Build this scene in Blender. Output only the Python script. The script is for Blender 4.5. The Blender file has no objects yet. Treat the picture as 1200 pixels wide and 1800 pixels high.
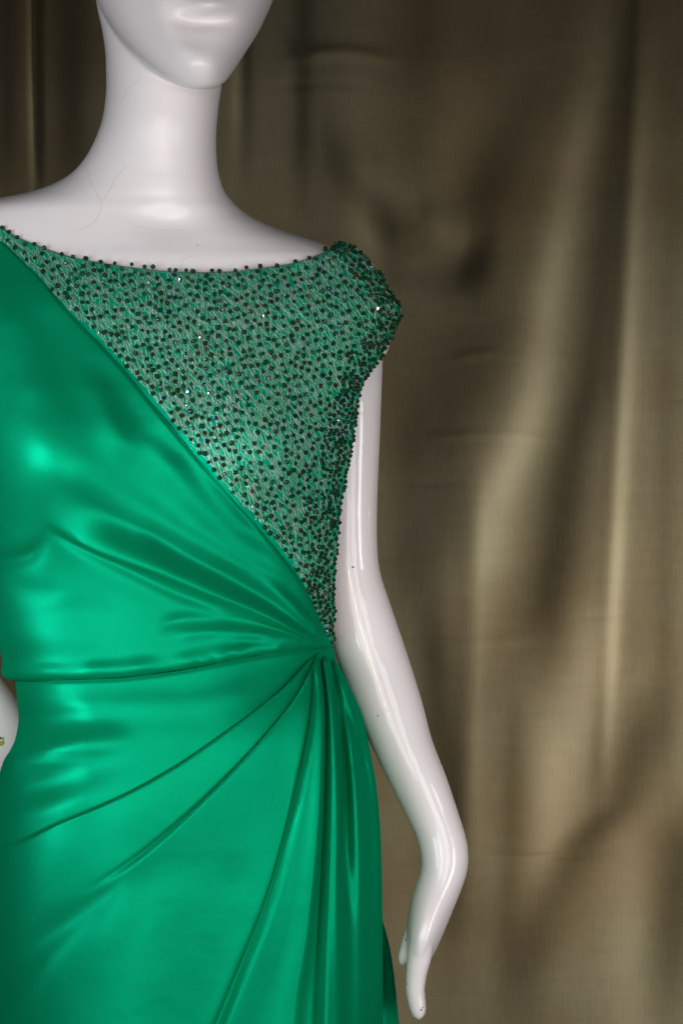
import bpy, bmesh, math, random
import numpy as np
from mathutils import Vector, Matrix
from mathutils.bvhtree import BVHTree

random.seed(7); rng = np.random.default_rng(7)
SC = bpy.context.scene
COL = SC.collection
R = math.radians

# ------------------------------------------------------------------ camera
S, D, Z0 = 2100.0, 2.2, 1.16        # S: millimetre scale of the dress plane, D: camera distance, Z0: camera height
cam_d = bpy.data.cameras.new('camera'); cam = bpy.data.objects.new('camera', cam_d); COL.objects.link(cam)
cam.location = (0, -D, Z0); cam.rotation_euler = (R(90), 0, 0)
cam_d.sensor_fit = 'VERTICAL'; cam_d.sensor_height = 36; cam_d.sensor_width = 24
cam_d.lens = 36 * D / (1800 / S)
cam_d.clip_end = 50
cam_d.dof.use_dof = True; cam_d.dof.focus_distance = D - 0.085; cam_d.dof.aperture_fstop = 26
SC.camera = cam

# ------------------------------------------------------------------ world, lamps, exposure
W = bpy.data.worlds.new('World'); SC.world = W; W.use_nodes = True
bg = W.node_tree.nodes['Background']; bg.inputs[0].default_value = (0.75, 0.85, 1.0, 1); bg.inputs[1].default_value = 0.05
SC.view_settings.view_transform = 'Standard'; SC.view_settings.look = 'None'
SC.view_settings.exposure = 0; SC.view_settings.gamma = 1

def lamp(name, loc, target, size, energy, color, spread=180):
    l = bpy.data.lights.new(name, 'AREA'); l.shape = 'RECTANGLE'; l.size, l.size_y = size
    l.energy = energy; l.color = color; l.spread = R(spread)
    o = bpy.data.objects.new(name, l); COL.objects.link(o); o.location = loc
    o.rotation_euler = (Vector(target) - Vector(loc)).to_track_quat('-Z', 'Y').to_euler()
    return o
lamp('window_lamp', (-0.95, -1.25, 1.05), (-0.15, 0, 1.12), (0.6, 0.7), 1.5, (0.84, 0.94, 1.0), 70)
lamp('side_window_lamp', (-1.15, -0.42, 1.08), (-0.1, -0.25, 1.10), (0.22, 0.4), 0.9, (0.80, 0.93, 1.0), 28)
lamp('front_window_lamp', (-0.28, -1.68, 1.22), (-0.10, 0, 1.12), (0.9, 0.8), 9, (1.0, 0.965, 0.935))
lamp('front_right_fill_lamp', (0.65, -1.75, 0.95), (-0.05, 0, 1.0), (0.7, 0.9), 8.6, (0.97, 0.97, 1.0))  # added fill from the front right to brighten the skirt, no known window
lamp('right_side_fill_lamp', (1.10, -0.80, 0.80), (0.05, 0, 0.88), (0.3, 0.8), 0.8, (1.0, 0.97, 0.93), 60)  # added side fill that brightens the skirt's right drape, no known window
lamp('curtain_fill_lamp', (1.25, 0.42, 0.76), (0.2, 0.9, 0.92), (0.3, 0.7), 15.5, (1.0, 0.97, 0.89), 78)  # added lamp raking the curtain and sparing the arm, no known doorway
lamp('warm_bulb_lamp', (-0.30, -2.3, 1.25), (-0.0, 0, 1.0), (0.03, 0.6), 2.4, (1.0, 0.72, 0.42))

# ------------------------------------------------------------------ helpers
def at(px, py, y):
    k = (D + y) / D
    return np.stack([(px - 600) / S * k, y + 0 * px, Z0 + (900 - py) / S * k], -1)

def pchip(xs, ys, x):
    xs = np.asarray(xs, float); ys = np.asarray(ys, float)
    h = np.diff(xs); dl = np.diff(ys) / h; m = np.zeros_like(ys)
    if len(xs) > 2:
        w1 = 2 * h[1:] + h[:-1]; w2 = h[1:] + 2 * h[:-1]
        ok = dl[1:] * dl[:-1] > 0
        with np.errstate(divide='ignore', invalid='ignore'):
            mm = (w1 + w2) / (w1 / dl[:-1] + w2 / dl[1:])
        m[1:-1] = np.where(ok, mm, 0)
    m[0], m[-1] = dl[0], dl[-1]
    x = np.clip(x, xs[0], xs[-1])
    i = np.clip(np.searchsorted(xs, x) - 1, 0, len(xs) - 2)
    t = (x - xs[i]) / h[i]
    return ((2*t**3 - 3*t**2 + 1) * ys[i] + (t**3 - 2*t**2 + t) * h[i] * m[i]
            + (-2*t**3 + 3*t**2) * ys[i+1] + (t**3 - t**2) * h[i] * m[i+1])

def curve(pts, n):
    """smooth curve through points by Catmull-Rom, n samples evenly spread"""
    p = np.asarray(pts, float); q = np.vstack([2*p[0]-p[1], p, 2*p[-1]-p[-2]])
    out = []
    for i in range(1, len(q) - 2):
        t = np.linspace(0, 1, 24, endpoint=False)[:, None]
        a, b, c, d = q[i-1], q[i], q[i+1], q[i+2]
        out.append(0.5*((2*b) + (-a+c)*t + (2*a-5*b+4*c-d)*t*t + (-a+3*b-3*c+d)*t**3))
    out = np.vstack(out + [p[-1:]])
    s = np.r_[0, np.cumsum(np.linalg.norm(np.diff(out, axis=0), axis=1))]
    u = np.linspace(0, s[-1], n)
    return np.stack([np.interp(u, s, out[:, k]) for k in range(out.shape[1])], -1)

def smooth01(t): t = np.clip(t, 0, 1); return t*t*(3-2*t)

def fold(px, py, pts, kind, amp, w, wl=60, fade=(40, 40)):
    """a fold of the cloth running along pts. ridge: bump (or valley); step: cloth raised right of / below the line"""
    p = np.asarray(pts, float)
    if abs(p[-1, 0]-p[0, 0]) > abs(p[-1, 1]-p[0, 1]): u, v, pu, pv = px, py, p[:, 0], p[:, 1]
    else: u, v, pu, pv = py, px, p[:, 1], p[:, 0]
    amp = np.broadcast_to(np.asarray(amp, float), pu.shape) if np.ndim(amp) == 0 else np.interp(np.linspace(0, 1, len(pu)), np.linspace(0, 1, len(amp)), amp)
    w = np.broadcast_to(np.asarray(w, float), pu.shape) if np.ndim(w) == 0 else np.interp(np.linspace(0, 1, len(pu)), np.linspace(0, 1, len(w)), w)
    f0, f1 = fade
    if pu[0] > pu[-1]: pu, pv, amp, w = pu[::-1], pv[::-1], amp[::-1], w[::-1]; f0, f1 = f1, f0
    m = (u > pu[0]) & (u < pu[-1])
    out = np.zeros_like(px)
    uu, vv = u[m], v[m]
    c = pchip(pu, pv, uu); sl = (pchip(pu, pv, uu+2) - pchip(pu, pv, uu-2)) / 4
    d = (vv - c) / np.sqrt(1 + sl*sl)
    A = np.interp(uu, pu, amp); Wd = np.interp(uu, pu, w)
    A = A * smooth01((uu-pu[0])/max(f0, 1e-3)) * smooth01((pu[-1]-uu)/max(f1, 1e-3))
    if kind == 'ridge': h = A*np.exp(-(d/Wd)**2)
    elif kind == 'saw': h = A*np.where(d < 0, smooth01(1+d/wl), np.exp(-(d/Wd)**2))
    else:
        h = A*smooth01((d+Wd)/(2*Wd))*np.exp(-(np.maximum(d, 0)/wl)**2) - 0.36*A*np.exp(-((d+1.1*Wd)/(0.9*Wd))**2)
    out[m] = h
    return out

def normals(P, wrap=False):
    gu = np.gradient(P, axis=1)
    if wrap:
        gu[:, 0] = (P[:, 1]-P[:, -2])/2; gu[:, -1] = gu[:, 0]
    gv = np.gradient(P, axis=0)
    n = np.cross(gu, gv); n /= np.linalg.norm(n, axis=-1, keepdims=True) + 1e-12
    return n

def empty(name, loc, label, cat):
    o = bpy.data.objects.new(name, None); COL.objects.link(o); o.location = loc
    o['label'] = label; o['category'] = cat; o.empty_display_size = 0.05
    return o

def link(name, me, mat, parent, label=None, kind=None):
    o = bpy.data.objects.new(name, me); COL.objects.link(o)
    if mat:
        for m_ in (mat if isinstance(mat, (list, tuple)) else [mat]): me.materials.append(m_)
    if parent: o.parent = parent; o.matrix_parent_inverse = parent_inv(parent)
    if label: o['label'] = label
    if kind: o['kind'] = kind
    return o
def parent_inv(p):
    return Matrix.Translation(p.location).inverted() if p.parent is None else Matrix.Identity(4)

def mesh(name, V, F, smooth=True):
    me = bpy.data.meshes.new(name); me.from_pydata([tuple(v) for v in V], [], [tuple(f) for f in F]); me.update()
    if smooth: me.polygons.foreach_set('use_smooth', [True]*len(me.polygons))
    return me

def grid_mesh(name, P, wrap=False, caps=False, flip=False):
    r, c = P.shape[:2]
    idx = np.arange(r*c).reshape(r, c)
    if wrap: nx = np.roll(idx, -1, 1); a, b = idx[:-1], nx[:-1]; d, e = idx[1:], nx[1:]
    else: a, b, d, e = idx[:-1, :-1], idx[:-1, 1:], idx[1:, :-1], idx[1:, 1:]
    F = np.stack([a, d, e, b] if not flip else [a, b, e, d], -1).reshape(-1, 4).tolist()
    if caps:
        F.append(idx[0].tolist() if not flip else idx[0][::-1].tolist()); F.append(idx[-1][::-1].tolist() if not flip else idx[-1].tolist())
    return mesh(name, P.reshape(-1, 3), F)

def tube_arrays(path, rad, sides=6, caps=True):
    p = np.asarray(path, float); n = len(p); rad = np.broadcast_to(rad, n)
    t = np.gradient(p, axis=0); t /= np.linalg.norm(t, axis=1, keepdims=True)+1e-12
    ref = np.where(np.abs(t[:, 1:2]) > 0.9, np.array([[1., 0, 0]]), np.array([[0, 1., 0]]))
    a = np.cross(t, ref); a /= np.linalg.norm(a, axis=1, keepdims=True)+1e-12; b = np.cross(t, a)
    th = np.arange(sides)*2*math.pi/sides
    V = p[:, None] + rad[:, None, None]*(np.cos(th)[None, :, None]*a[:, None]+np.sin(th)[None, :, None]*b[:, None])
    idx = np.arange(n*sides).reshape(n, sides); nx = np.roll(idx, -1, 1)
    F = np.stack([idx[:-1], nx[:-1], nx[1:], idx[1:]], -1).reshape(-1, 4)
    return V.reshape(-1, 3), F, idx

def tube_mesh(name, path, rad, sides=6):
    V, F, idx = tube_arrays(path, rad, sides)
    F = F.tolist() + [idx[0][::-1].tolist(), idx[-1].tolist()]
    return mesh(name, V, F)

def join_meshes(name, parts):
    V, F, o = [], [], 0
    for v, f in parts:
        V.extend([tuple(x) for x in v]); F.extend([tuple(i+o for i in q) for q in f]); o += len(v)
    return mesh(name, V, F)

# ------------------------------------------------------------------ materials
def new_mat(name):
    m = bpy.data.materials.new(name); m.use_nodes = True
    return m, m.node_tree, m.node_tree.nodes['Principled BSDF']
def node(nt, t, **kw):
    n = nt.nodes.new(t)
    for k, v in kw.items(): setattr(n, k, v)
    return n

def satin_mat(name, base, gloss, rough=0.42, mix=0.36):
    m = bpy.data.materials.new(name); m.use_nodes = True; nt = m.node_tree
    nt.nodes.remove(nt.nodes['Principled BSDF']); out = nt.nodes['Material Output']
    df = node(nt, 'ShaderNodeBsdfDiffuse'); df.inputs['Roughness'].default_value = 0.3
    gl = node(nt, 'ShaderNodeBsdfAnisotropic', distribution='MULTI_GGX'); gl.inputs['Roughness'].default_value = rough; gl.inputs['Color'].default_value = (*gloss, 1)
    ms = node(nt, 'ShaderNodeMixShader'); ms.inputs[0].default_value = mix
    nt.links.new(df.outputs[0], ms.inputs[1]); nt.links.new(gl.outputs[0], ms.inputs[2]); nt.links.new(ms.outputs[0], out.inputs['Surface'])
    tc = node(nt, 'ShaderNodeTexCoord')
    n1 = node(nt, 'ShaderNodeTexNoise'); n1.inputs['Scale'].default_value = 14; n1.inputs['Detail'].default_value = 3
    nt.links.new(tc.outputs['Object'], n1.inputs['Vector'])
    mp = node(nt, 'ShaderNodeMapping'); mp.inputs['Scale'].default_value = (800, 400, 500)
    nt.links.new(tc.outputs['Object'], mp.inputs['Vector'])
    n2 = node(nt, 'ShaderNodeTexNoise'); n2.inputs['Scale'].default_value = 1; n2.inputs['Detail'].default_value = 2
    nt.links.new(mp.outputs[0], n2.inputs['Vector'])
    mx = node(nt, 'ShaderNodeMix', data_type='RGBA'); mx.inputs[6].default_value = (*[c*0.76 for c in base], 1); mx.inputs[7].default_value = (*[min(1, c*1.24) for c in base], 1)
    nt.links.new(n2.outputs['Fac'], mx.inputs[0]); nt.links.new(mx.outputs[2], df.inputs['Color'])
    ad = node(nt, 'ShaderNodeMath', operation='MULTIPLY_ADD'); ad.inputs[1].default_value = 0.03
    nt.links.new(n2.outputs['Fac'], ad.inputs[0]); nt.links.new(n1.outputs['Fac'], ad.inputs[2])
    bp = node(nt, 'ShaderNodeBump'); bp.inputs['Strength'].default_value = 0.35; bp.inputs['Distance'].default_value = 0.006
    nt.links.new(ad.outputs[0], bp.inputs['Height']); nt.links.new(bp.outputs[0], df.inputs['Normal']); nt.links.new(bp.outputs[0], gl.inputs['Normal'])
    return m
SATIN = satin_mat('green_satin', (0.001, 0.205, 0.084), (0.001, 0.37, 0.19), 0.46, 0.33)
LINING = satin_mat('turquoise_lining', (0.0, 0.32, 0.165), (0.0, 0.38, 0.23), 0.48, 0.26)

def mannequin_mat(name, rough, coat, coat_rough):
    m, nt, b = new_mat(name)
    b.inputs['Roughness'].default_value = rough; b.inputs['Coat Weight'].default_value = coat; b.inputs['Coat Roughness'].default_value = coat_rough
    tc = node(nt, 'ShaderNodeTexCoord'); n = node(nt, 'ShaderNodeTexNoise'); n.inputs['Scale'].default_value = 9; n.inputs['Detail'].default_value = 6
    nt.links.new(tc.outputs['Object'], n.inputs['Vector'])
    mx = node(nt, 'ShaderNodeMix', data_type='RGBA'); mx.inputs[6].default_value = (0.79, 0.725, 0.72, 1); mx.inputs[7].default_value = (0.83, 0.78, 0.785, 1)
    nt.links.new(n.outputs['Fac'], mx.inputs[0]); nt.links.new(mx.outputs[2], b.inputs['Base Color'])
    n2 = node(nt, 'ShaderNodeTexNoise'); n2.inputs['Scale'].default_value = 60; n2.inputs['Detail'].default_value = 3
    nt.links.new(tc.outputs['Object'], n2.inputs['Vector'])
    bp = node(nt, 'ShaderNodeBump'); bp.inputs['Strength'].default_value = 0.08; bp.inputs['Distance'].default_value = 0.002
    nt.links.new(n2.outputs['Fac'], bp.inputs['Height']); nt.links.new(bp.outputs[0], b.inputs['Normal']); nt.links.new(bp.outputs[0], b.inputs['Coat Normal'])
    return m
WHITE = mannequin_mat('white_lacquer', 0.42, 0.75, 0.05)
EGGSHELL = mannequin_mat('white_eggshell', 0.46, 0.5, 0.2)

def plain(name, col, rough=0.5, metal=0.0, coat=0.0, spec=0.5):
    m, nt, b = new_mat(name); b.inputs['Base Color'].default_value = (*col, 1); b.inputs['Roughness'].default_value = rough
    b.inputs['Metallic'].default_value = metal; b.inputs['Coat Weight'].default_value = coat; b.inputs['Specular IOR Level'].default_value = spec
    return m
CRACK = plain('crack_dirt', (0.40, 0.35, 0.34), 0.8)
SPECK = plain('dark_speck', (0.06, 0.06, 0.09), 0.7)
GOLD = plain('yellow_green_mark', (0.36, 0.36, 0.06), 0.6)
THREAD = plain('silver_thread', (0.60, 0.73, 0.65), 0.35, 0.25)
CORD = plain('green_cord', (0.03, 0.16, 0.10), 0.6)
SEAM = plain('seam_thread', (0.0, 0.030, 0.014), 0.9, spec=0.0)
BEADS = [plain('bead_bottle_green', (0.003, 0.038, 0.015), 0.25, 0.0, 0.0, 0.22),
         plain('bead_olive', (0.014, 0.024, 0.005), 0.25, 0.0, 0.0, 0.22),
         plain('bead_blue_sheen', (0.04, 0.07, 0.10), 0.12, 0.8, 0.3, 0.6),
         plain('bead_painted_glint', (0.30, 0.30, 0.26), 0.12, 0.9, 0.5, 0.8)]  # pale metal on a few beads, glints of light put into the colour

for m_ in BEADS[:2]: m_.node_tree.nodes['Principled BSDF'].inputs['Specular Tint'].default_value = (0.55, 1, 0.65, 1)

def curtain_mat():
    m, nt, b = new_mat('khaki_silk')
    b.inputs['Roughness'].default_value = 0.62; b.inputs['Specular IOR Level'].default_value = 0.35
    b.inputs['Specular Tint'].default_value = (0.9, 0.85, 0.6, 1)
    tc = node(nt, 'ShaderNodeTexCoord')
    def tex(scale, detail, mapping=None):
        n = node(nt, 'ShaderNodeTexNoise'); n.inputs['Scale'].default_value = scale; n.inputs['Detail'].default_value = detail
        if mapping:
            mp = node(nt, 'ShaderNodeMapping'); mp.inputs['Scale'].default_value = mapping
            nt.links.new(tc.outputs['Object'], mp.inputs['Vector']); nt.links.new(mp.outputs[0], n.inputs['Vector'])
        else: nt.links.new(tc.outputs['Object'], n.inputs['Vector'])
        return n
    patch = tex(3.6, 7); warp = tex(1, 3, (330, 1, 34)); weft = tex(1, 3, (70, 1, 360)); slub = tex(1, 4, (18, 1, 120))
    r = node(nt, 'ShaderNodeValToRGB'); r.color_ramp.elements[0].position = 0.38; r.color_ramp.elements[0].color = (0.036, 0.024, 0.0105, 1)
    r.color_ramp.elements[1].position = 0.60; r.color_ramp.elements[1].color = (0.046, 0.038, 0.0215, 1)
    nt.links.new(patch.outputs['Fac'], r.inputs[0])
    s1 = node(nt, 'ShaderNodeMath', operation='ADD'); wm = node(nt, 'ShaderNodeMath', operation='MULTIPLY_ADD'); wm.inputs[1].default_value = 1.5; wm.inputs[2].default_value = -0.25; nt.links.new(warp.outputs['Fac'], wm.inputs[0]); nt.links.new(wm.outputs[0], s1.inputs[0]); nt.links.new(weft.outputs['Fac'], s1.inputs[1])
    s2 = node(nt, 'ShaderNodeMath', operation='ADD'); nt.links.new(s1.outputs[0], s2.inputs[0]); nt.links.new(slub.outputs['Fac'], s2.inputs[1])
    mr = node(nt, 'ShaderNodeMapRange'); mr.inputs['From Min'].default_value = 1.0; mr.inputs['From Max'].default_value = 2.0; mr.inputs['To Min'].default_value = 0.86; mr.inputs['To Max'].default_value = 1.14
    nt.links.new(s2.outputs[0], mr.inputs[0])
    mu = node(nt, 'ShaderNodeVectorMath', operation='SCALE'); nt.links.new(r.outputs[0], mu.inputs[0]); nt.links.new(mr.outputs[0], mu.inputs['Scale'])
    nt.links.new(mu.outputs[0], b.inputs['Base Color'])
    bp = node(nt, 'ShaderNodeBump'); bp.inputs['Strength'].default_value = 0.12; bp.inputs['Distance'].default_value = 0.0005
    nt.links.new(s2.outputs[0], bp.inputs['Height']); nt.links.new(bp.outputs[0], b.inputs['Normal'])
    return m
CURTAIN = curtain_mat()
FLOOR = plain('dark_floor', (0.10, 0.09, 0.08), 0.6)

# ------------------------------------------------------------------ setting: floor and curtain
fm = mesh('floor', [(-2, -2.6, 0), (2.2, -2.6, 0), (2.2, 1.3, 0), (-2, 1.3, 0)], [(0, 1, 2, 3)], False)
link('floor', fm, FLOOR, None, kind='structure')

def build_curtain():
    YC = 0.9
    px = np.linspace(-560, 1560, 700); py = np.r_[np.linspace(-360, 1900, 420), np.linspace(1920, 2640, 60)]
    X, Y = np.meshgrid(px, py); s = np.zeros_like(X)
    def band(pts, w, a, fade=(170, 260)):
        p = np.asarray(pts, float)
        c = pchip(p[:, 1], p[:, 0], Y); ww = np.interp(Y, np.linspace(p[0, 1], p[-1, 1], np.size(w)), np.atleast_1d(w))
        win = smooth01((Y-p[0, 1])/fade[0])*smooth01((p[-1, 1]-Y)/fade[1])
        return a*win*np.exp(-((X-c)/ww)**2)
    for b in CURTAIN_BANDS: s -= 0.78*band(*b)
    # small unforced undulation of hanging cloth
    for k in range(9):
        x0 = rng.uniform(-500, 1500); s += 0.16*rng.choice([-1, 1])*np.exp(-((X-x0-40*np.sin(Y/500+k))/rng.uniform(30, 70))**2)*(0.6+0.4*np.sin(Y/rng.uniform(250, 600)+k))
    dx = (px[1]-px[0])/S*(D+YC)/D
    h = np.cumsum(s, 1)*dx
    tr = np.linspace(0, 1, h.shape[1])[None]
    h = h - h[:, :1] - (h[:, -1:]-h[:, :1])*tr
    for pts, kind, a, w in CURTAIN_FOLDS: h += fold(X, Y, pts, kind, a, w, fade=(80, 80))
    P = at(X, Y, YC - 0*X); P[..., 1] = YC - h
    P[..., 2] = np.maximum(P[..., 2], 0.012)
    me = grid_mesh('curtain', P)
    o = link('curtain', me, CURTAIN, None)
    o['label'] = 'olive khaki silk curtain hanging in soft folds behind the mannequin'; o['category'] = 'curtain'
    so = o.modifiers.new('thickness', 'SOLIDIFY'); so.thickness = 0.0012; so.offset = 1
    return o
CURTAIN_BANDS = [
    ([(1085, -360), (1050, 80), (1005, 300), (962, 520), (930, 720), (862, 920), (830, 1250)], [42, 36, 34, 50, 60], 0.50),
    ([(1135, -300), (1090, 150), (1063, 450), (1040, 650), (1000, 820), (975, 1020), (960, 1250)], [30, 34, 40, 46, 46], -0.44),
    ([(1150, 0), (1118, 350), (1098, 700), (1078, 1000), (1052, 1350)], [16, 22, 26], 0.42),
    ([(930, 100), (880, 280), (838, 400), (838, 480), (880, 580), (850, 820)], [44, 70, 80], -0.30),
    ([(780, 180), (775, 380), (760, 470)], [30, 45, 30], 0.35),
    ([(640, 250), (700, 400), (690, 500), (740, 600)], [40, 40, 30], -0.22),
    ([(540, -300), (535, 150), (530, 450)], [16, 18, 20], -0.40),
    ([(420, -300), (416, 150), (412, 380)], [10, 9, 10], 0.5),
    ([(440, -300), (438, 150), (436, 380)], [12, 12, 12], -0.4),
    ([(52, -360), (56, 100), (58, 420)], [6, 5, 5], 1.3),
    ([(70, -360), (72, 100), (74, 420)], [9, 8, 8], -0.8),
    ([(10, -360), (14, 100), (14, 420)], [24, 24, 24], -0.4),
    ([(140, -360), (130, 100), (128, 420)], [34, 30, 30], -0.3),
    ([(1010, 950), (1020, 1150), (985, 1400), (960, 1700)], [40, 50, 50], 0.28),
    ([(1150, 1150), (1100, 1400), (1010, 1500), (930, 1700), (910, 1900)], [40, 45, 45], -0.40),
    ([(790, 900), (800, 1100), (830, 1400), (860, 1700)], [40, 45, 45], 0.20),
    ([(760, 1000), (770, 1200), (830, 1700)], [30, 36, 40], -0.25),
    ([(1215, 1350), (1190, 1600), (1150, 1900)], [50, 50, 50], -0.45),
    ([(1140, -200), (1112, 350), (1094, 700), (1080, 1000), (1062, 1500)], [10, 12, 14], 0.182),
    ([(1128, -200), (1098, 350), (1078, 700), (1064, 1000), (1046, 1500)], [12, 15, 16], -0.248),
    ([(852, 780), (846, 950), (836, 1300), (818, 1750)], [13, 15, 19], 0.127),
    ([(826, 780), (820, 950), (812, 1300), (796, 1750)], [21, 21, 25], -0.198),
    ([(720, 640), (712, 900), (716, 1200)], [33, 39, 41], -0.165),
    ([(905, 1150), (900, 1400), (880, 1850)], [18, 21, 25], -0.165),
    ([(960, 1150), (958, 1400), (940, 1850)], [30, 36, 41], 0.138),
    ([(650, -300), (640, 100), (625, 330)], [30, 36, 41], 0.121),
    ([(760, -300), (750, 100), (740, 260)], [21, 27, 32], -0.138),
    ([(905, -300), (902, 60), (890, 240)], [15, 18, 22], 0.165),
    ([(1170, -300), (1176, 300), (1168, 900), (1172, 1500)], [18, 21, 22], -0.154),
]
CURTAIN_FOLDS = [
    ([(560, 250), (650, 330), (740, 400), (830, 410)], 'ridge', 0.008, 44),
    ([(600, 360), (700, 450), (800, 470), (880, 420)], 'ridge', -0.006, 44),
    ([(480, 110), (600, 100), (720, 120)], 'ridge', 0.003, 12),
    ([(825, 1500), (930, 1506), (1100, 1502)], 'ridge', -0.0015, 4),
    ([(660, 1110), (790, 1128), (960, 1122)], 'ridge', 0.00080, 8),
    ([(720, 772), (880, 764), (1010, 780)], 'ridge', 0.00088, 7), ([(1120, 690), (1180, 702), (1260, 688)], 'ridge', -0.00072, 6),
    ([(640, 842), (760, 850), (860, 838)], 'ridge', -0.00064, 6), ([(980, 1086), (1060, 1080), (1140, 1090)], 'ridge', -0.00056, 5),
    ([(450, 160), (560, 152), (690, 166)], 'ridge', -0.00088, 8), ([(760, 640), (860, 622), (930, 640)], 'ridge', 0.00088, 8),
]
curtain = build_curtain()

# ------------------------------------------------------------------ body surface shared by mannequin and dress
BT = np.array([  # row, left edge, right edge, middle depth, front half depth, back half depth
    (-70, 164, 400, .014, .050, .060), (0, 169, 400, .013, .050, .060), (60, 181, 398, .012, .050, .060), (100, 186, 396, .012, .050, .060), (150, 187, 390, .012, .050, .058), (200, 182, 383, .012, .050, .058),
    (250, 165, 380, .014, .050, .058), (290, 140, 382, .016, .051, .058), (315, 110, 387, .018, .053, .058), (335, 60, 394, .019, .054, .058),
    (348, 0, 403, .020, .055, .060), (360, -55, 414, .020, .056, .060), (375, -95, 432, .021, .058, .062), (400, -122, 482, .022, .062, .066),
    (420, -135, 542, .023, .066, .068), (435, -140, 590, .024, .070, .070), (450, -142, 628, .024, .074, .074), (480, -142, 656, .024, .082, .078),
    (512, -140, 677, .023, .091, .084), (548, -136, 696, .022, .099, .09), (612, -120, 692, .020, .107, .09), (665, -95, 671, .018, .112, .09),
    (700, -80, 657, .017, .115, .088), (760, -60, 643, .015, .117, .085), (820, -45, 631, .014, .116, .082), (880, -32, 618, .012, .113, .08),
    (950, -22, 607, .010, .108, .078), (1010, -14, 600, .009, .104, .078), (1060, -8, 596, .008, .101, .078), (1105, 0, 592, .007, .100, .08),
    (1130, 9, 589, .006, .100, .082), (1160, 19, 588, .006, .100, .084), (1196, 28, 590, .006, .101, .086), (1300, 40, 600, .006, .104, .09)])
MID = lambda py: pchip([-100, 150, 400, 700, 1150, 3400], [288, 287, 292, 298, 303, 310], py)

def section(T, px, py, mid=MID, n=2.2, off=0.0):
    """depth of the front of a body row table at (px, py)"""
    xl = pchip(T[:, 0], T[:, 1], py); xr = pchip(T[:, 0], T[:, 2], py); m = mid(py)
    t = np.where(px < m, (m-px)/(m-xl), (px-m)/(xr-m)); t = np.clip(t, 0, 1)
    return pchip(T[:, 0], T[:, 3], py) - pchip(T[:, 0], T[:, 4], py)*np.power(1-t**n, 0.5)

def bust(px, py):
    g = lambda x, y, sx, sy, a: a*np.exp(-((px-x)/sx)**2-((py-y)/sy)**2)
    return g(470, 790, 110, 120, .026) + g(90, 800, 115, 120, .028)

def front(px, py): return section(BT, px, py) - bust(px, py)

def loft_angles(T, py, ang, mid=MID, n=2.2):
    """ring point for angle: 0 right edge, 90 front, 180 left edge, 270 back; returns px, py, y"""
    xl = pchip(T[:, 0], T[:, 1], py); xr = pchip(T[:, 0], T[:, 2], py); m = mid(py)
    c = np.cos(ang); s = np.sin(ang)
    px = np.where(c > 0, m + (xr-m)*c, m + (m-xl)*c)
    t = np.abs(c); yc = pchip(T[:, 0], T[:, 3], py)
    depth = np.power(np.maximum(1-t**n, 0), 0.5)
    y = np.where(s >= 0, yc - pchip(T[:, 0], T[:, 4], py)*depth, yc + pchip(T[:, 0], T[:, 5], py)*depth)
    return px, y

# ------------------------------------------------------------------ mannequin
man = empty('mannequin', (-0.14, 0.02, 0.0), 'glossy white shop mannequin with hairline cracks on its neck, wearing the green gown', 'mannequin')

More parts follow.
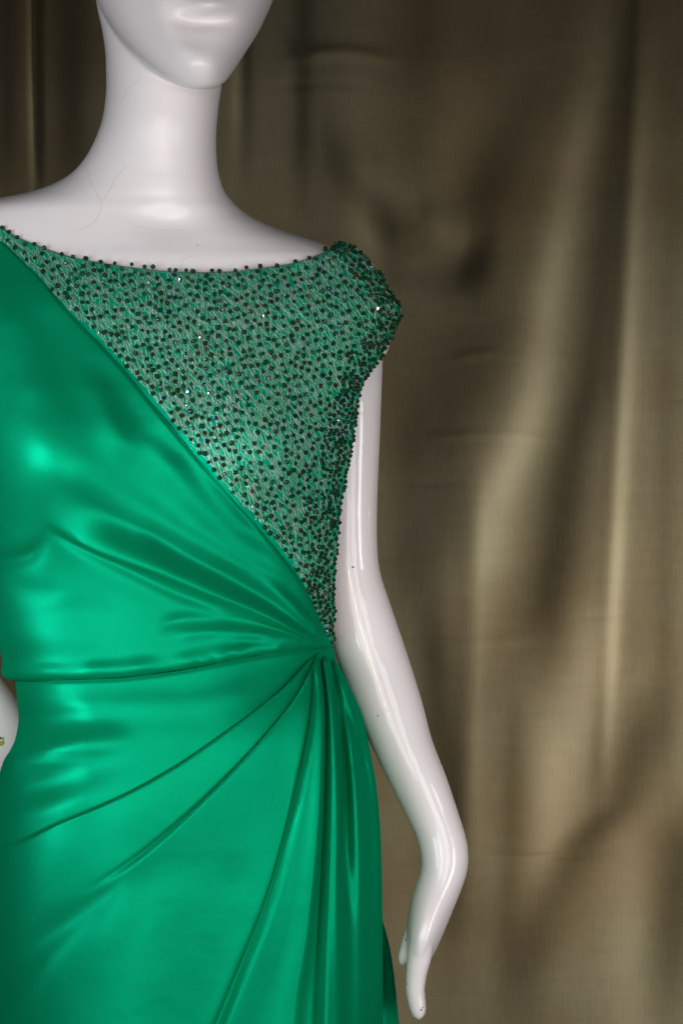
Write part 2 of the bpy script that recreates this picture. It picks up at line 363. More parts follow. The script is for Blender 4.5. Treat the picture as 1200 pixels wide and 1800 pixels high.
def build_body():
    parts = []
    py = np.r_[np.linspace(-70, 330, 80), np.linspace(334, 460, 60), np.linspace(466, 1300, 120)]
    ang = np.linspace(0, 2*math.pi, 160, endpoint=False)
    A, Y = np.meshgrid(ang, py)
    px, y = loft_angles(BT, Y, A)
    y = y - np.where(np.sin(A) > 0, bust(px, Y), 0)
    # collar hollow, soft sternum plane
    y = y + 0.006*np.exp(-((px-300)/60)**2-((Y-395)/28)**2)*(np.sin(A) > 0)
    P = at(px, Y, y)
    inner = (smooth01((Y-442)/50)*.004+smooth01((Y-600)/120)*.009)[..., None]
    P = P - inner*normals(P, True)*np.sign(1)      # keep the body just inside the gown
    def faces(r, c):
        idx = np.arange(r*c).reshape(r, c); nx = np.roll(idx, -1, 1)
        F = np.stack([idx[:-1], idx[1:], nx[1:], nx[:-1]], -1).reshape(-1, 4).tolist()
        return F + [idx[0].tolist(), idx[-1][::-1].tolist()]
    parts.append((P.reshape(-1, 3), faces(*P.shape[:2])))
    H = np.array([  # head rows: row, left, right, apex, front depth, middle depth, back depth
        (157, 347, 364, 356, -.084, -.080, -.076), (155, 330, 379, 356, -.093, -.079, -.066), (150, 312, 388, 356, -.099, -.074, -.050), (140, 290, 399, 356, -.104, -.066, -.026),
        (125, 268, 410, 355, -.107, -.056, -.006), (110, 250, 420, 355, -.108, -.048, .01), (90, 229, 433, 356, -.107, -.038, .03), (60, 204, 452, 358, -.104, -.026, .05),
        (30, 185, 467, 361, -.102, -.016, .065), (0, 170, 480, 363, -.102, -.008, .075), (-40, 156, 492, 364, -.102, .0, .088), (-100, 143, 502, 364, -.1, .006, .1),
        (-200, 134, 503, 350, -.092, .012, .105), (-300, 160, 476, 330, -.07, .014, .09), (-360, 206, 424, 318, -.04, .015, .065), (-392, 270, 360, 315, -.005, .016, .035), (-398, 306, 324, 315, .01, .016, .02)])[::-1]
    py = np.r_[np.linspace(-398, -300, 20), np.linspace(-295, 60, 80), np.linspace(63, 140, 34), np.linspace(142, 157, 16)]
    A, Y = np.meshgrid(ang, py)
    I = lambda k: pchip(H[:, 0], H[:, k], Y)
    c, s_ = np.cos(A), np.sin(A); m = I(3)
    px = np.where(c > 0, m+(I(2)-m)*c, m+(m-I(1))*c)
    n = np.where(s_ > 0, 2.1, 2.0)
    dep = np.power(np.maximum(1-np.abs(c)**n, 0), 0.5)
    y = np.where(s_ >= 0, I(5)-(I(5)-I(4))*dep, I(5)+(I(6)-I(5))*dep)
    g = lambda x, yy, sx, sy, a: a*np.exp(-((px-x)/sx)**2-((Y-yy)/sy)**2)
    f = (g(352, 108, 44, 30, .007) + g(364, 38, 38, 12, -.0085) + g(368, 8, 38, 15, .0105) + g(368, -12, 42, 5, -.007) + g(366, -30, 34, 12, .006)
         + g(372, -85, 18, 36, .020) + g(372, -105, 14, 60, .010) + g(305, -140, 36, 20, -.009) + g(432, -140, 34, 20, -.009) + g(306, -138, 22, 12, .005) + g(432, -138, 22, 12, .005)
         + g(300, -178, 44, 10, .004) + g(436, -178, 40, 10, .004))
    f = f + fold(px, Y, [(270, -30), (288, 30), (312, 80), (335, 112)], 'ridge', .0035, 22, fade=(40, 30))
    y = y - np.where(s_ > 0, f, 0)
    P = at(px, Y, y); parts.append((P.reshape(-1, 3), faces(*P.shape[:2])))
    me = join_meshes('body', parts)
    return link('body', me, EGGSHELL, man)

def remesh_bake(o, voxel, iters):
    rm = o.modifiers.new('r', 'REMESH'); rm.mode = 'VOXEL'; rm.voxel_size = voxel; rm.use_smooth_shade = True
    sm = o.modifiers.new('s', 'SMOOTH'); sm.factor = 0.5; sm.iterations = iters
    bpy.context.view_layer.update()
    ev = o.evaluated_get(bpy.context.evaluated_depsgraph_get())
    me = bpy.data.meshes.new_from_object(ev)
    o.modifiers.clear(); old = o.data; o.data = me; me.name = o.name
    me.polygons.foreach_set('use_smooth', [True]*len(me.polygons))
    if not me.materials: me.materials.append(WHITE)
    bpy.data.meshes.remove(old)

def arm_tube(pairs, n=90, sides=40):
    p = np.array([(l[0], l[1], r[0], r[1], y, ry) for l, r, y, ry in pairs], float)
    q = curve(p, n)
    th = np.arange(sides)*2*math.pi/sides
    C = (q[:, :2]+q[:, 2:4])/2; Hf = (q[:, 2:4]-q[:, :2])/2
    pxy = C[:, None]+np.cos(th)[None, :, None]*Hf[:, None]
    y = q[:, 4:5]+np.sin(th)[None]*q[:, 5:6]
    P = at(pxy[..., 0], pxy[..., 1], y)
    idx = np.arange(n*sides).reshape(n, sides); nx = np.roll(idx, -1, 1)
    F = np.stack([idx[:-1], nx[:-1], nx[1:], idx[1:]], -1).reshape(-1, 4).tolist()+[idx[0][::-1].tolist(), idx[-1].tolist()]
    return P.reshape(-1, 3), F
def digit(pts, n=30, sides=16):
    """finger: (px, py, y, radius in metres) with a rounded tip"""
    q = curve(np.array(pts, float), n); c = at(q[:, 0], q[:, 1], q[:, 2]); r = q[:, 3].copy()
    k = np.linspace(0, 1, n); r *= np.where(k > 0.86, np.sqrt(np.maximum(1-((k-0.86)/0.142)**2, 0.02)), 1)
    V, F, idx = tube_arrays(c, r, sides)
    return V, F.tolist()+[idx[0][::-1].tolist(), idx[-1].tolist()]

def build_arm():
    PR = [((566, 478), (648, 500), .030, .020), ((556, 530), (668, 530), .030, .028), ((553, 580), (673, 580), .030, .031), ((552, 650), (672, 650), .030, .031), ((556, 760), (668, 760), .031, .030),
          ((562, 880), (663, 880), .032, .029), ((565, 960), (663, 960), .033, .028), ((566, 1015), (668, 1005), .034, .028), ((570, 1065), (682, 1050), .034, .029),
          ((579, 1115), (699, 1100), .033, .029), ((597, 1175), (719, 1160), .031, .029), ((622, 1245), (742, 1235), .028, .028), ((650, 1306), (759, 1300), .025, .027),
          ((683, 1375), (784, 1365), .021, .025), ((710, 1428), (804, 1425), .018, .022), ((730, 1470), (818, 1470), .015, .020), ((738, 1500), (823, 1503), .013, .020),
          ((739, 1526), (820, 1535), .012, .021), ((729, 1557), (808, 1570), .011, .024), ((720, 1588), (795, 1602), .010, .029), ((715, 1620), (782, 1634), .009, .033),
          ((712, 1650), (769, 1664), .009, .035), ((713, 1676), (759, 1683), .009, .033), ((717, 1690), (752, 1694), .009, .028)]
    parts = [arm_tube(PR)]
    path = [(742, 1640), (737, 1680), (731, 1712), (729, 1742), (733, 1768), (737, 1793)]
    for k, (dy, lx, ll, r0) in enumerate(((-.022, 0, 1.0, .0085), (-.004, 1, .995, .0085), (.013, 1, .96, .0081), (.029, 2, .85, .0073))):
        pts = [(x+lx*(i/5), 1640+(yy-1640)*ll, .009+dy*(1-.10*i/5), r0/.0085*(.0104, .0102, .0090, .0081, .0073, .0062)[i]) for i, (x, yy) in enumerate(path)]
        parts.append(digit(pts))
    parts.append(digit([(748, 1590, .008, .008), (737, 1615, .006, .0085), (726, 1642, .003, .0082), (716, 1668, .001, .0070), (709, 1685, .0, .0056), (704.5, 1699, .0, .0036)]))
    o = link('arm', join_meshes('arm', parts), WHITE, man, 'straight hanging arm with bent wrist and glossy window reflections')
    remesh_bake(o, 0.0016, 5)
    PL = [((-150, 480), (-66, 470), .030, .026), ((-186, 620), (-80, 600), .04, .030), ((-222, 780), (-112, 770), .05, .029), ((-240, 900), (-132, 900), .058, .028), ((-236, 1010), (-126, 985), .062, .028),
          ((-206, 1120), (-90, 1060), .062, .030), ((-146, 1215), (-42, 1132), .06, .030), ((-92, 1275), (3, 1190), .064, .028), ((-30, 1345), (52, 1262), .074, .026), ((20, 1400), (88, 1330), .088, .022),
          ((60, 1440), (124, 1378), .1, .026), ((100, 1480), (160, 1420), .106, .026)]
    parts = [arm_tube(PL)]
    for k in range(4):
        parts.append(digit([(110+8*k, 1430-12*k, .106, .009), (135+10*k, 1470-10*k, .112, .0085), (150+12*k, 1510-8*k, .118, .008), (158+12*k, 1545-8*k, .122, .0065)]))
    parts.append(digit([(60, 1390, .095, .011), (95, 1380, .085, .009), (125, 1390, .09, .006)]))
    o2 = link('arm', join_meshes('arm', parts), WHITE, man, 'arm bent with its forearm resting behind the hip')
    remesh_bake(o2, 0.002, 5)
    return o, o2
body = build_body(); remesh_bake(body, 0.0020, 5)
arm_r, arm_l = build_arm()

# fine cracks and specks in the lacquer, laid on the real surface
def bvh(o): 
    me = o.data
    M = o.matrix_basis if o.parent is None else (Matrix.Translation(o.parent.location) @ o.matrix_parent_inverse)
    return BVHTree.FromPolygons([M @ v.co for v in me.vertices], [list(p.vertices) for p in me.polygons])
CAMP = Vector((0, -D, Z0))
def drop(tree, px, py):
    w = Vector(at(np.float64(px), np.float64(py), np.float64(0.0))); d = (w-CAMP).normalized()
    loc, nor, i, dist = tree.ray_cast(CAMP, d)
    return loc, nor
bt, at_, al = bvh(body), bvh(arm_r), bvh(arm_l)
def crack(tree, pts, r):
    q = curve(pts, max(8, int(len(pts)*7)))
    q[1:-1] += rng.normal(0, .55, q[1:-1].shape)
    out = []
    for x, y in q:
        loc, nor = drop(tree, x, y)
        if loc is not None: out.append(loc + nor*0.00002)
    if len(out) > 3:
        k = np.sin(np.linspace(0.15, math.pi-0.15, len(out)))
        link('hairline_crack', tube_mesh('hairline_crack', np.array(out), r*.52*(.45+.55*k), 5), CRACK, man)
for pts, r in [([(250, 138), (235, 147), (225, 158), (218, 172), (212, 182)], .00022), ([(225, 290), (205, 310), (196, 330), (182, 352), (178, 362)], .00026),
               ([(178, 360), (177, 372), (168, 388), (155, 398), (135, 408)], .00022), ([(150, 292), (158, 308), (161, 322), (170, 338), (178, 354)], .00020),
               ([(190, 378), (225, 390), (250, 400), (290, 405), (322, 404)], .00012), ([(354, 449), (332, 452), (320, 458), (318, 478)], .00018), ([(330, 418), (345, 409), (372, 403), (400, 404)], .00011), ([(369, 336), (371, 345)], .00018)]:
    crack(bt, pts, r)
def speck(tree, px, py, r, mat, name='chip'):
    loc, nor = drop(tree, px, py)
    if loc is None: return
    bm = bmesh.new(); n = 9
    rot = nor.to_track_quat('Z', 'Y').to_matrix().to_4x4()
    ring = [bm.verts.new((r*(0.7+.6*random.random())*math.cos(k*6.283/n), r*(.6+.6*random.random())*math.sin(k*6.283/n), 0)) for k in range(n)]
    c = bm.verts.new((0, 0, .0002))
    for k in range(n): bm.faces.new((ring[k], ring[(k+1) % n], c))
    me = bpy.data.meshes.new(name); bm.transform(Matrix.Translation(loc+nor*.0001) @ rot); bm.to_mesh(me); bm.free()
    link(name, me, mat, man)
for x, y, r in [(347, 431, .0006), (319, 18, .0005)]: speck(bt, x, y, r, SPECK)
for x, y, r in [(620, 997, .0010), (664, 1258, .0007), (713, 1652, .0009), (716, 1730, .0008), (740, 1775, .0009), (743, 1771, .0006)]: speck(at_, x, y, r, SPECK)
speck(al, 1, 1297, .0014, SPECK); speck(al, 4, 1306, .0028, GOLD); speck(al, 6, 1298, .0014, GOLD)

# ------------------------------------------------------------------ dress
dress = empty('evening_gown', (-0.13, 0.0, 0.0), 'emerald green satin evening gown with beaded one-sided yoke and side pleats, worn by the mannequin', 'dress')

DIAG = curve([(-150, 372), (-110, 376), (-60, 390), (0, 426), (30, 451), (70, 490), (120, 545), (200, 625), (270, 703), (330, 773), (380, 832), (430, 890), (480, 950), (520, 1005), (545, 1050), (562, 1092), (575, 1120), (582, 1135)], 300)
NECK = curve([(-150, 362), (-110, 362), (-60, 378), (0, 402), (30, 419), (75, 439), (130, 457), (200, 470), (260, 478), (320, 483), (390, 483), (450, 477), (510, 468), (560, 452), (590, 437), (602, 428)], 200)
SHOULDER = curve([(602, 428), (625, 436), (650, 466), (672, 508), (692, 538), (697, 548)], 40)
ARMHOLE = curve([(583, 1133), (585, 1060), (586.5, 1010), (590.5, 950), (598, 880), (609, 820), (619, 760), (628, 700), (640, 665), (655, 640), (672, 612), (690, 570), (697, 549)], 160)
SEAMP = [(-40, 1196), (28, 1194), (60, 1196), (130, 1195), (200, 1193), (270, 1186), (340, 1175), (400, 1163), (440, 1155), (500, 1146), (550, 1139), (583, 1136), (640, 1134)]
seam_y = lambda x: pchip([p[0] for p in SEAMP], [p[1] for p in SEAMP], x)

def dress_front(px, py):
    """front of the gown: body, with the sleeve cap turning in quickly at its edge"""
    return front(px, py)

# beaded yoke -------------------------------------------------
xs = np.r_[np.linspace(-140, 582, 230), ARMHOLE[1:, 0]]
xs = np.maximum.accumulate(xs + np.arange(len(xs))*1e-6)
topc = np.vstack([NECK, SHOULDER[1:]]); ytop = np.interp(xs, topc[:, 0], topc[:, 1])
botc = np.vstack([DIAG[:-1], ARMHOLE]); ybot = np.interp(xs, np.maximum.accumulate(botc[:, 0]+np.arange(len(botc))*1e-7), botc[:, 1])
ybot = np.maximum(ybot, ytop+0.4)
yoke_top = lambda x: np.interp(x, xs, ytop)
yoke_bot = lambda x: np.interp(x, xs, ybot)
def yoke_point(px, py, off):
    y = dress_front(px, py); e = 1.5
    yx = (dress_front(px+e, py)-dress_front(px-e, py))/(2*e)*S; yz = (dress_front(px, py+e)-dress_front(px, py-e))/(2*e)*S
    yx = np.clip(yx, -3, 3); yz = np.clip(yz, -3, 3)
    n = np.stack([yx, -np.ones_like(yx), -yz], -1); n /= np.linalg.norm(n, axis=-1, keepdims=True)
    n[..., 0] *= 1-.85*smooth01((px-470)/90)*smooth01((py-580)/90)
    return at(px, py, y)+n*np.asarray(off)[..., None], n
T = np.linspace(0, 1, 140)[:, None]
PX = np.broadcast_to(xs[None], (140, len(xs))).copy(); PY = ytop[None]+T*(ybot+9*smooth01((560-xs)/60)-ytop)[None]
lump = 0.0009*np.sin(PX/23+np.sin(PY/31)*2)*np.sin(PY/19+PX/47)
P, _ = yoke_point(PX, PY, 0.0022+lump)
yoke = link('beaded_yoke', grid_mesh('beaded_yoke', P), LINING, dress, 'sheer yoke covered in dark green crystal beads and silver thread')
yoke.modifiers.new('thickness', 'SOLIDIFY').thickness = 0.0012

# silver thread net: interlocking looped courses ----------------
def inside(x, y, m=0.0):
    return (x > -135) & (x < 696) & (y > yoke_top(x)+m) & (y < yoke_bot(x)-m)
def build_net():
    Vs, Fs, off = [], [], 0
    for layer in range(2):
        a0 = [-0.52, -0.40, -0.75][layer]
        e1 = np.array([math.cos(a0), math.sin(a0)]); e2 = np.array([-e1[1], e1[0]])
        sp = [14.0, 17.0][layer]; lam = [10.5, 14.5][layer]; amp = [8.5, 10.0][layer]
        for k in range(-60, 130):
            s = np.arange(-900, 1100, lam/6)
            wob = rng.normal(0, 1, len(s)); wob = np.convolve(wob, np.ones(5)/5, 'same')
            ph = np.cumsum(rng.normal(0, .25, len(s))); am = amp*(.65+.55*np.abs(np.convolve(rng.normal(0, 1, len(s)), np.ones(9)/3, 'same')))
            along = s+3.0*wob; across = k*sp*1.0+am*np.sin(2*math.pi*s/lam+ph)+2.2*np.convolve(rng.normal(0, 1, len(s)), np.ones(7)/2.6, 'same')
            bend = 10*np.sin(s/140+k*.15)
            x = 250+along*e1[0]+(across+bend)*e2[0]; y = 300+along*e1[1]+(across+bend)*e2[1]
            ok = inside(x, y, 0.2)
            if ok.sum() < 4: continue
            brk = np.flatnonzero(np.diff(np.r_[False, ok, False].astype(int)))
            for i0, i1 in zip(brk[::2], brk[1::2]):
                if i1-i0 < 4: continue
                h = 0.0010+0.0006*layer+0.0005*np.sin(np.arange(i1-i0)*1.9+k)
                Q, _ = yoke_point(x[i0:i1], y[i0:i1], 0.0026+h)
                V, F, _ = tube_arrays(Q, .00020, 3); Vs.append(V); Fs.append(F+off); off += len(V)
    V = np.vstack(Vs); F = np.vstack(Fs)
    me = bpy.data.meshes.new('thread_net')
    me.vertices.add(len(V)); me.vertices.foreach_set('co', V.astype(np.float32).ravel())
    me.loops.add(F.size); me.loops.foreach_set('vertex_index', F.astype(np.int32).ravel())
    me.polygons.add(len(F)); me.polygons.foreach_set('loop_start', np.arange(0, F.size, 4, dtype=np.int32)); me.polygons.foreach_set('loop_total', np.full(len(F), 4, np.int32))
    me.update(); me.validate()
    link('thread_net', me, THREAD, yoke, kind='stuff')
    print('net faces', len(F))
build_net()

# beads ---------------------------------------------------------
def bead_geo(sides=7):
    prof = [(-.95, .28), (-.12, 1.0), (.12, 1.0), (.95, .28)]
    V = [(r*math.cos(k*2*math.pi/sides), r*math.sin(k*2*math.pi/sides), z) for z, r in prof for k in range(sides)]
    F = [(i*sides+k, i*sides+(k+1) % sides, (i+1)*sides+(k+1) % sides, (i+1)*sides+k) for i in range(3) for k in range(sides)]
    F += [tuple(range(sides))[::-1], tuple(3*sides+k for k in range(sides))]
    return np.array(V), F
def bead_spots():
    pts = []
    grid = {}
    def add(x, y, dmin):
        c = (int(x//10), int(y//10))
        for i in range(-1, 2):
            for j in range(-1, 2):
                for q in grid.get((c[0]+i, c[1]+j), ()):
                    if (q[0]-x)**2+(q[1]-y)**2 < dmin*dmin: return False
        grid.setdefault(c, []).append((x, y)); pts.append((x, y)); return True
    # strung along the edges first
    s = 0
    for c, step, j, dm in ((NECK, 20, 8, 9), (SHOULDER, 8, 2, 5), (ARMHOLE, 9, 2.6, 5)):
        L = np.r_[0, np.cumsum(np.linalg.norm(np.diff(c, axis=0), axis=1))]
        u = 4.0
        while u < L[-1]:
            x, y = np.interp(u, L, c[:, 0]), np.interp(u, L, c[:, 1]); add(x+(rng.uniform(-2, 2.5) if c is ARMHOLE else 0), y-(abs(rng.normal(1.5, 1.8)) if c is NECK else 0), dm); u += max(6, step+rng.normal(0, j))
    n_edge = len(pts)
    # rows of beads following the courses of thread
    a0 = -0.45; e1 = np.array([math.cos(a0), math.sin(a0)]); e2 = np.array([-e1[1], e1[0]])
    for k in range(-60, 90):
        u = -900+rng.uniform(0, 12); run = 0
        while u < 1100:
            ac = k*13.8+9*math.sin(u/120+k*.2)+rng.normal(0, 2.4)
            x = 250+u*e1[0]+ac*e2[0]; y = 300+u*e1[1]+ac*e2[1]
            if inside(x, y, 3): add(x, y, 9.4)
            run = run-1 if run > 0 else (rng.integers(2, 4) if rng.random() < .07 else 0)
            u += 8.6 if run > 0 else max(8.5, rng.normal(14.0, 3.2))
    # the cloth turns away at the arm side, so the beads crowd there
    for _ in range(5000):
        i = rng.integers(0, len(ARMHOLE)); x = ARMHOLE[i, 0]-abs(rng.normal(0, 17)); y = ARMHOLE[i, 1]+rng.uniform(-6, 6)
        if inside(x, y, 2): add(x, y, 6.6)
    for _ in range(900):
        i = rng.integers(0, len(SHOULDER)); x = SHOULDER[i, 0]-abs(rng.normal(0, 16)); y = SHOULDER[i, 1]+abs(rng.normal(0, 12))
        if inside(x, y, 2): add(x, y, 7.0)
    return np.array(pts), n_edge
def build_beads():
    pts, ne = bead_spots()
    pts[:, 0] = np.maximum(pts[:, 0], -132)
    Pp, N = yoke_point(pts[:, 0], pts[:, 1], np.full(len(pts), 0.0042)+rng.uniform(-.0005, .0009, len(pts)))
    GV, GF = bead_geo()
    rad = rng.normal(.00208, .0002, len(pts)).clip(.0016, .0026)
    mats = rng.choice(4, len(pts), p=[.61, .29, .08, .02]); mats[:ne] = mats[:ne] % 2
    vis = (pts[:, 0] > 2)*rad*(-N[:, 1])
    order = np.argsort(-vis)
    single = set(order[:300].tolist())
    datas = []
    for k in range(4): datas.append(mesh('bead', GV, GF, False)); datas[-1].materials.append(BEADS[k])
    SV, SF, SM, o = [], [], [], 0
    for i in range(len(pts)):
        n = Vector(N[i]); ax = Vector((rng.normal(), rng.normal()*0.5, rng.normal())); ax = (ax-n*(ax.dot(n)-rng.normal(0, .3))).normalized()
        Rm = ax.to_track_quat('Z', 'Y').to_matrix().to_4x4() @ Matrix.Rotation(rng.uniform(0, 6.28), 4, 'Z')
        M = Matrix.Translation(Vector(Pp[i])) @ Rm @ Matrix.Scale(rad[i], 4)
        if i in single:
            b = bpy.data.objects.new('bead', datas[mats[i]]); COL.objects.link(b); b.parent = yoke; b.matrix_parent_inverse = parent_inv(yoke); b.matrix_basis = M
        else:
            A = np.array(M); SV.append(GV @ A[:3, :3].T+A[:3, 3]); SF += [tuple(q+o for q in f) for f in GF]; SM += [mats[i]]*len(GF); o += len(GV)
    me = mesh('beads', np.vstack(SV), SF, False)
    ob = link('beads', me, BEADS, yoke, kind='stuff'); me.polygons.foreach_set('material_index', SM)
    print('beads', len(pts))
build_beads()

def cord(name, c, off, r, mat, parent):
    Q, _ = yoke_point(c[:, 0], c[:, 1], np.full(len(c), off)); link(name, tube_mesh(name, Q, r, 6), mat, parent)
cord('neckline_cord', NECK[NECK[:, 0] > -138], .0022, .0010, CORD, yoke)
cord('armhole_cord', ARMHOLE, .0022, .0010, CORD, yoke)

# satin drape of the bodice -------------------------------------
BODICE_FOLDS = [
    ([(70, 812), (150, 850), (225, 890), (300, 932), (400, 987), (480, 1037), (556, 1104)], 'ridge', [.002, .004, .005, .004, .002], [40, 34, 28, 18, 6], 60, (70, 10)),
    ([(72, 900), (110, 916), (160, 944), (220, 974), (300, 1008), (400, 1056), (500, 1103), (572, 1131)], 'saw', [.010, .016, .017, .015, .010, .003], [16, 11, 8, 7, 5, 3], 62, (130, 6)),
    ([(230, 905), (300, 960), (400, 1018), (480, 1068), (566, 1127)], 'ridge', [-.002, -.004, -.005, -.002], [20, 22, 18, 4], 60, (60, 6)),
    ([(78, 918), (150, 962), (220, 996), (290, 1030), (360, 1060), (450, 1094)], 'ridge', [-.002, -.003, -.003, -.002], [8, 12, 14, 14], 60, (50, 80)),
    ([(292, 740), (335, 806), (378, 868), (430, 925), (490, 990)], 'ridge', [-.003, -.006, -.006, -.003], 30, 60, (60, 60)),
    ([(260, 760), (310, 830), (380, 910), (460, 985), (520, 1045)], 'ridge', .0025, 24, 60, (60, 60)),
    ([(70, 520), (110, 640), (140, 760), (150, 820)], 'ridge', -.0020, 44, 60, (60, 60)),
    ([(20, 520), (60, 640), (80, 740)], 'ridge', .003, 30, 60, (60, 60)),
    ([(170, 620), (215, 700), (270, 790)], 'ridge', -.0020, 32, 60, (60, 60)),
    ([(150, 640), (190, 740), (240, 830)], 'ridge', .0025, 26, 60, (60, 60)),
    ([(-60, 980), (0, 985), (45, 978), (100, 945)], 'ridge', -.0035, 16, 60, (40, 40)),
    ([(10, 1015), (70, 1040), (130, 1045)], 'ridge', -.0010, 22, 60, (40, 40)),
    ([(60, 1085), (150, 1072), (230, 1082)], 'ridge', -.0007, 18, 60, (50, 50)),
    ([(270, 1100), (340, 1088), (420, 1092), (500, 1112)], 'ridge', -.0020, 13, 60, (40, 40)),
    ([(300, 1118), (380, 1112), (460, 1116), (540, 1130)], 'ridge', .0014, 10, 60, (40, 30)),
    ([(380, 1145), (430, 1128), (480, 1128)], 'ridge', -.0012, 8, 60, (30, 30)),
]
def build_bodice():
    nv, nu = 420, 560
    v = np.linspace(0, 1, nv)
    dg = curve(DIAG, nv); dx, dy = dg[:, 0], dg[:, 1]
    w = (v**2.2)[:, None]
    a = np.r_[np.linspace(0, 1, 500), 1+np.linspace(.02, 1, nu-500)]      # 0..1 front to the left edge, 1..2 round the back
    px = np.broadcast_to(dx[:, None], (nv, nu)).copy(); py = np.broadcast_to(dy[:, None], (nv, nu)).copy(); y = px*0
    for it in range(4):
        xl = pchip(BT[:, 0], BT[:, 1], py); xr = pchip(BT[:, 0], BT[:, 2], py); m = MID(py)
        c0 = np.where(dx[:, None] > m, (dx[:, None]-m)/(xr-m), (dx[:, None]-m)/(m-xl)); a0 = np.arccos(np.clip(c0, -.999, 1))
        ang = np.where(a[None] <= 1, a0+(math.pi-a0)*a[None], math.pi+(a[None]-1)*1.1)
        px, y = loft_angles(BT, py, ang)
        py = dy[:, None]+(seam_y(px)-1136+1)*w
    y = y-np.where(np.sin(ang) > 0, bust(px, py), 0)
    P = at(px, py, y); N = normals(P); N = np.where((N[..., 1:2]*np.where(np.sin(ang) > 0, 1, -1)[..., None]) > 0, -N, N)
    N[..., 0] *= 1-.88*smooth01((px-440)/110)*(np.sin(ang) > 0)
    h = np.full(px.shape, .0052)
    fr = smooth01(np.sin(ang)/.25)
    for pts, kind, amp, wd, wl, fd in BODICE_FOLDS: h = h+fr*fold(px, py, pts, kind, amp, wd, wl, fd)
    ds = seam_y(px)-py                                     # the cloth puffs out just above the waist seam and turns under
    h = h+.0028*np.exp(-((ds-16)/16)**2)*(1+.5*np.sin(px/17)*np.sin(px/41+1))+.0007*np.exp(-((ds-9)/8)**2)*np.sin(px/6.1+2*np.sin(px/29))*(.5+.5*np.sin(px/53))*smooth01((px-150)/120)-.004*np.exp(-(ds/4.5)**2)
    de = a[None]*np.maximum(dx[:, None]-px[:, 499:500], 1)  # rolled edge along the yoke
    h = h-.0022*np.exp(-(np.linspace(0, 1, nu)[None]*600/5)**2)
    P = P+N*h[..., None]
    o = link('bodice_drape', grid_mesh('bodice_drape', P), SATIN, dress)
    o.modifiers.new('thickness', 'SOLIDIFY').thickness = 0.0008
    link('edge_piping', tube_mesh('edge_piping', P[3:, 0]+np.array([0, -.0002, 0]), .0007, 6), SATIN, o)
    return o
bodice = build_bodice()

# back of the bodice
def build_back():
    py = np.linspace(440, 1196, 120); ang = np.r_[np.linspace(-0.02, -math.pi, 90)]
    A, Y = np.meshgrid(ang, py); A = np.minimum(A, -0.02-.45*smooth01((Y-545)/45)); px, y = loft_angles(BT, Y, A)
    P = at(px, Y, y); N = normals(P); N = np.where(N[..., 1:2] < 0, -N, N); P = P+N*.004
    o = link('back_bodice', grid_mesh('back_bodice', P), SATIN, dress); o.modifiers.new('thickness', 'SOLIDIFY').thickness = .001
build_back()

# skirt ---------------------------------------------------------
ST = np.array([(1125, 8, 581, .006, .100, .084), (1150, 18, 586, .006, .100, .085), (1170, 25, 592, .006, .101, .086), (1193, 30, 603, .006, .103, .088), (1228, 34, 621, .006, .106, .092),
               (1262, 37, 635, .007, .110, .096), (1300, 31, 644, .008, .114, .1), (1325, 20, 649, .008, .117, .104), (1345, 8, 652.4, .009, .119, .106), (1372, 1, 658, .009, .121, .108), (1440, -4, 665, .01, .126, .112),
               (1500, -10, 668, .01, .129, .114), (1600, -16, 670, .01, .132, .116), (1800, -26, 671, .01, .135, .12), (2400, -62, 692, .01, .16, .15), (3400, -142, 765, .01, .21, .22)])
for col, kn in ((3, ((1125, .006), (1300, .0075), (1500, .0095), (1800, .0105), (3400, .0115))),
                (4, ((1125, .1), (1200, .1035), (1300, .1135), (1440, .1255), (1600, .132), (1800, .136), (2400, .16), (3400, .21))),
                (5, ((1125, .084), (1200, .089), (1300, .100), (1440, .112), (1600, .117), (1800, .121), (2400, .15), (3400, .22)))):
    ST[:, col] = pchip([k[0] for k in kn], [k[1] for k in kn], ST[:, 0])
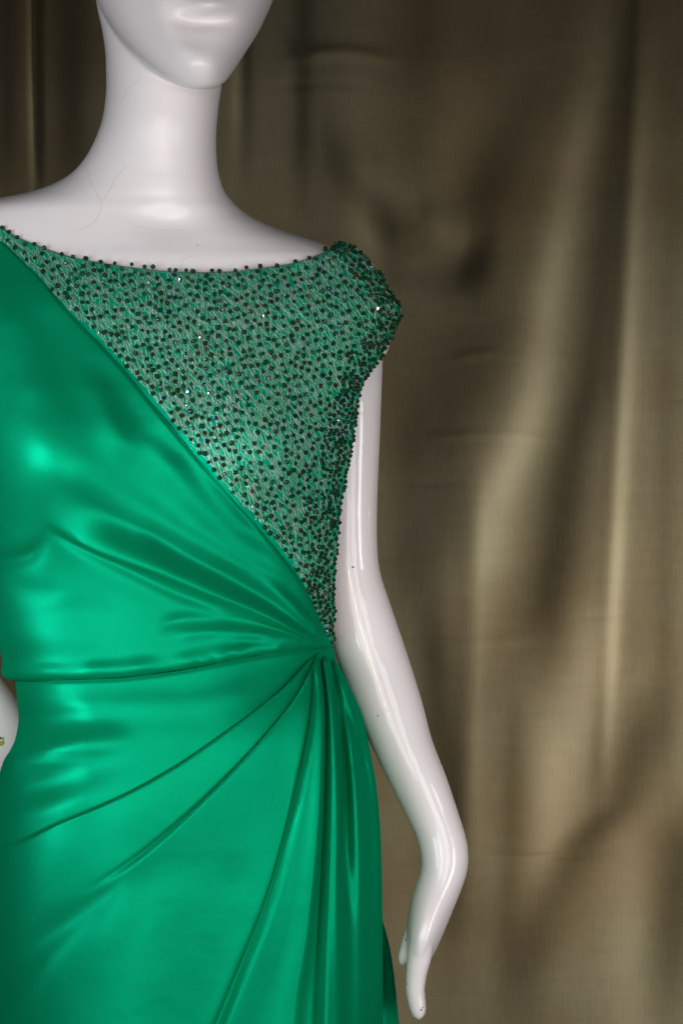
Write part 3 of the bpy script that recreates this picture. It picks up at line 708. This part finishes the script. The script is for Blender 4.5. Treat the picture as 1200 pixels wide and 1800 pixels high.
SKIRT_FOLDS = [
    # long pleats running from the side gather down across the hip
    ([(566, 1146), (545, 1164), (520, 1190), (480, 1229), (400, 1290), (300, 1358), (200, 1412), (100, 1455), (40, 1480), (-20, 1492)], 'step', [.003, .0075, .007, .006, .005, .0025], [1.8, 2.2, 2.2, 2.4, 4], 95, (8, 60)),
    ([(560, 1142), (548, 1180), (528, 1212), (490, 1266), (440, 1326), (380, 1390), (320, 1446), (230, 1524), (140, 1585)], 'step', [.003, .0075, .007, .0055, .0035, .0015], [1.8, 2.2, 2.4, 4, 8], 95, (8, 90)),
    ([(240, 1530), (170, 1590), (100, 1640), (20, 1710), (-60, 1790)], 'ridge', [-.001, -.0035, -.004, -.004], [12, 24, 34, 40], 60, (60, 10)),
    ([(260, 1580), (160, 1660), (60, 1740), (-60, 1850)], 'ridge', .0025, 50, 60, (80, 10)),
    ([(561, 1144), (553, 1180), (543, 1250), (531, 1330), (516, 1420), (496, 1510), (470, 1600), (432, 1700), (388, 1810), (340, 1920)], 'step', [.003, .007, .008, .0075, .007, .006], [3, 4.5, 6, 8, 10], 46, (8, 80)),
    ([(553, 1180), (552, 1280), (547, 1400), (540, 1500), (528, 1620), (505, 1760), (490, 1900)], 'ridge', [.003, .006, .0075, .007, .006], [7, 11, 15, 20, 26], 60, (30, 90)),
    ([(566, 1142), (569, 1180), (573, 1250), (571, 1400), (567, 1550), (561, 1700), (556, 1900)], 'step', [.004, .008, .009, .009, .008], [2.5, 3.6, 4.6, 5.5, 6], 26, (6, 60)),
    ([(572, 1142), (576, 1200), (581, 1300), (584, 1400), (588, 1600), (592, 1900)], 'ridge', [.003, .0065, .008, .007, .005], [4, 7, 9, 14, 20], 60, (8, 60)),
    ([(570, 1142), (572, 1180), (575, 1230), (577, 1290)], 'ridge', [.001, .0022, .002], [2, 2.2, 2.5], 60, (6, 60)),
    ([(564, 1142), (563, 1180), (562, 1230), (561, 1300)], 'ridge', [.001, .0022, .002], [2, 2.5, 3], 60, (6, 60)),
    ([(576, 1142), (588, 1215), (599, 1290), (605, 1400), (606, 1520), (604, 1640)], 'ridge', [-.005, -.013, -.015, -.012, -.006], [4, 8, 10, 13, 16], 60, (8, 160)),
    ([(600, 1240), (616, 1310), (626, 1400), (632, 1520), (636, 1700), (636, 1900)], 'ridge', [.003, .008, .009, .008, .006], [6, 9, 12, 17, 22], 60, (50, 60)),
    ([(618, 1270), (634, 1320), (644, 1370), (648, 1440), (648, 1560)], 'ridge', [-.004, -.008, -.007, -.004], [5, 7, 9, 10], 60, (40, 90)),
    ([(576, 1142), (590, 1185), (603, 1220), (630, 1288), (650, 1340), (660, 1400), (665, 1500), (668, 1700)], 'ridge', [.004, .008, .010, .009, .007, .005], [4, 6, 8, 8, 9, 10], 60, (6, 90)),
    # soft pull marks at the far hip
    ([(30, 1260), (90, 1275), (170, 1258)], 'ridge', -.0045, 30, 60, (20, 110)),
    ([(10, 1345), (80, 1325), (170, 1310), (260, 1300)], 'ridge', .006, 26, 60, (20, 90)),
    ([(0, 1395), (60, 1385), (180, 1362)], 'ridge', -.0045, 30, 60, (10, 120)),
    ([(20, 1440), (120, 1415), (240, 1370)], 'ridge', .0025, 26, 60, (20, 90)),
    ([(80, 1205), (110, 1240), (150, 1290)], 'ridge', -.0006, 26, 60, (20, 40)),
    ([(20, 1224), (180, 1240), (330, 1238), (460, 1212)], 'ridge', .0012, 20, 60, (60, 60)),
    ([(330, 1500), (290, 1620), (260, 1760), (250, 1900)], 'ridge', .0025, 60, 60, (80, 80)),
    ([(420, 1480), (400, 1620), (350, 1800), (330, 1900)], 'ridge', -.002, 40, 60, (80, 80)),
]
def build_skirt():
    rows = np.r_[np.linspace(0, 714, 480), np.linspace(722, 2260, 70)]
    ang = np.r_[np.linspace(0, math.pi, 760), np.linspace(math.pi, 2*math.pi, 100)[1:-1]]
    A, V = np.meshgrid(ang, rows); Y = 1136+V; px = Y*0
    for it in range(4):
        px, y = loft_angles(ST, Y, A, n=2.2+1.2*smooth01((V-10)/200)*smooth01(np.cos(A)/.25))
        Y = 1136+V+(np.where(np.sin(A) >= 0, seam_y(px), np.interp(px, [0, 600], [1196, 1136]))-1136)*(1-smooth01(V/170))
    P = at(px, Y, y); N = normals(P)
    c = np.stack([MID(Y), Y], -1); ctr = at(c[..., 0], c[..., 1], y*0+.01)
    N = np.where(((P-ctr)*N).sum(-1, keepdims=True) < 0, -N, N)
    side = smooth01((np.abs(np.cos(A))-.55)/.35)*(np.sin(A) > -.2); N[..., 0] *= 1-side; N[..., 1] = np.where(side > 0, -np.sqrt(np.maximum(1-N[..., 0]**2-N[..., 2]**2, 0.1)), N[..., 1])
    h = np.full(px.shape, .0042); fr = smooth01((np.sin(A)-.02)/.2)
    for pts, kind, amp, wd, wl, fd in SKIRT_FOLDS: h = h+fr*fold(px, Y, pts, kind, amp, wd, wl, fd)
    h = np.where(px > 540, .0012+(h-.0012)*(1-(1-smooth01(V/55))*smooth01((px-540)/30)), h)
    h = h-.0015*np.exp(-(V/5)**2)
    low = smooth01((Y-1900)/500); h = h+low*.012*np.sin(A*9+.6*np.sin(A*4))
    P = P+N*h[..., None]; P[..., 2] = np.maximum(P[..., 2], .015)
    o = link('skirt', grid_mesh('skirt', P, wrap=True), SATIN, dress); o.modifiers.new('thickness', 'SOLIDIFY').thickness = .0009
    x = np.linspace(30, 580, 300); r = rows[:1]
    top = P[0, :760]
    link('waist_seam', tube_mesh('waist_seam', top[8:-8]+np.array([0, -.0006, .0004]), (.00025)+.00035*(np.sin(top[8:-8, 0]*1500) > -.2)*np.abs(np.sin(top[8:-8, 0]*61)), 5), SEAM, dress)
    return o
skirt = build_skirt()

UT = np.array([(1480, 60, 560, .05, .03, .05), (1560, 40, 640, .05, .035, .06), (1620, 20, 668, .05, .04, .07), (1680, 10, 683, .05, .045, .08), (1800, 0, 697, .05, .05, .09), (2400, -60, 750, .05, .09, .14), (3400, -150, 850, .05, .12, .24)])
def build_under():
    py = np.r_[np.linspace(1480, 1850, 90), np.linspace(1870, 3390, 60)]; ang = np.linspace(0, 2*math.pi, 240, endpoint=False)
    A, Y = np.meshgrid(ang, py); px, y = loft_angles(UT, Y, A); P = at(px, Y, y)
    P[..., 0] += .003*np.sin(A*14)*np.cos(A); P[..., 1] += .004*np.sin(A*14+.5); P[..., 2] = np.maximum(P[..., 2], .013)
    link('underskirt', grid_mesh('underskirt', P, wrap=True), SATIN, dress, 'darker back layer of skirt showing past the pleats')
build_under()
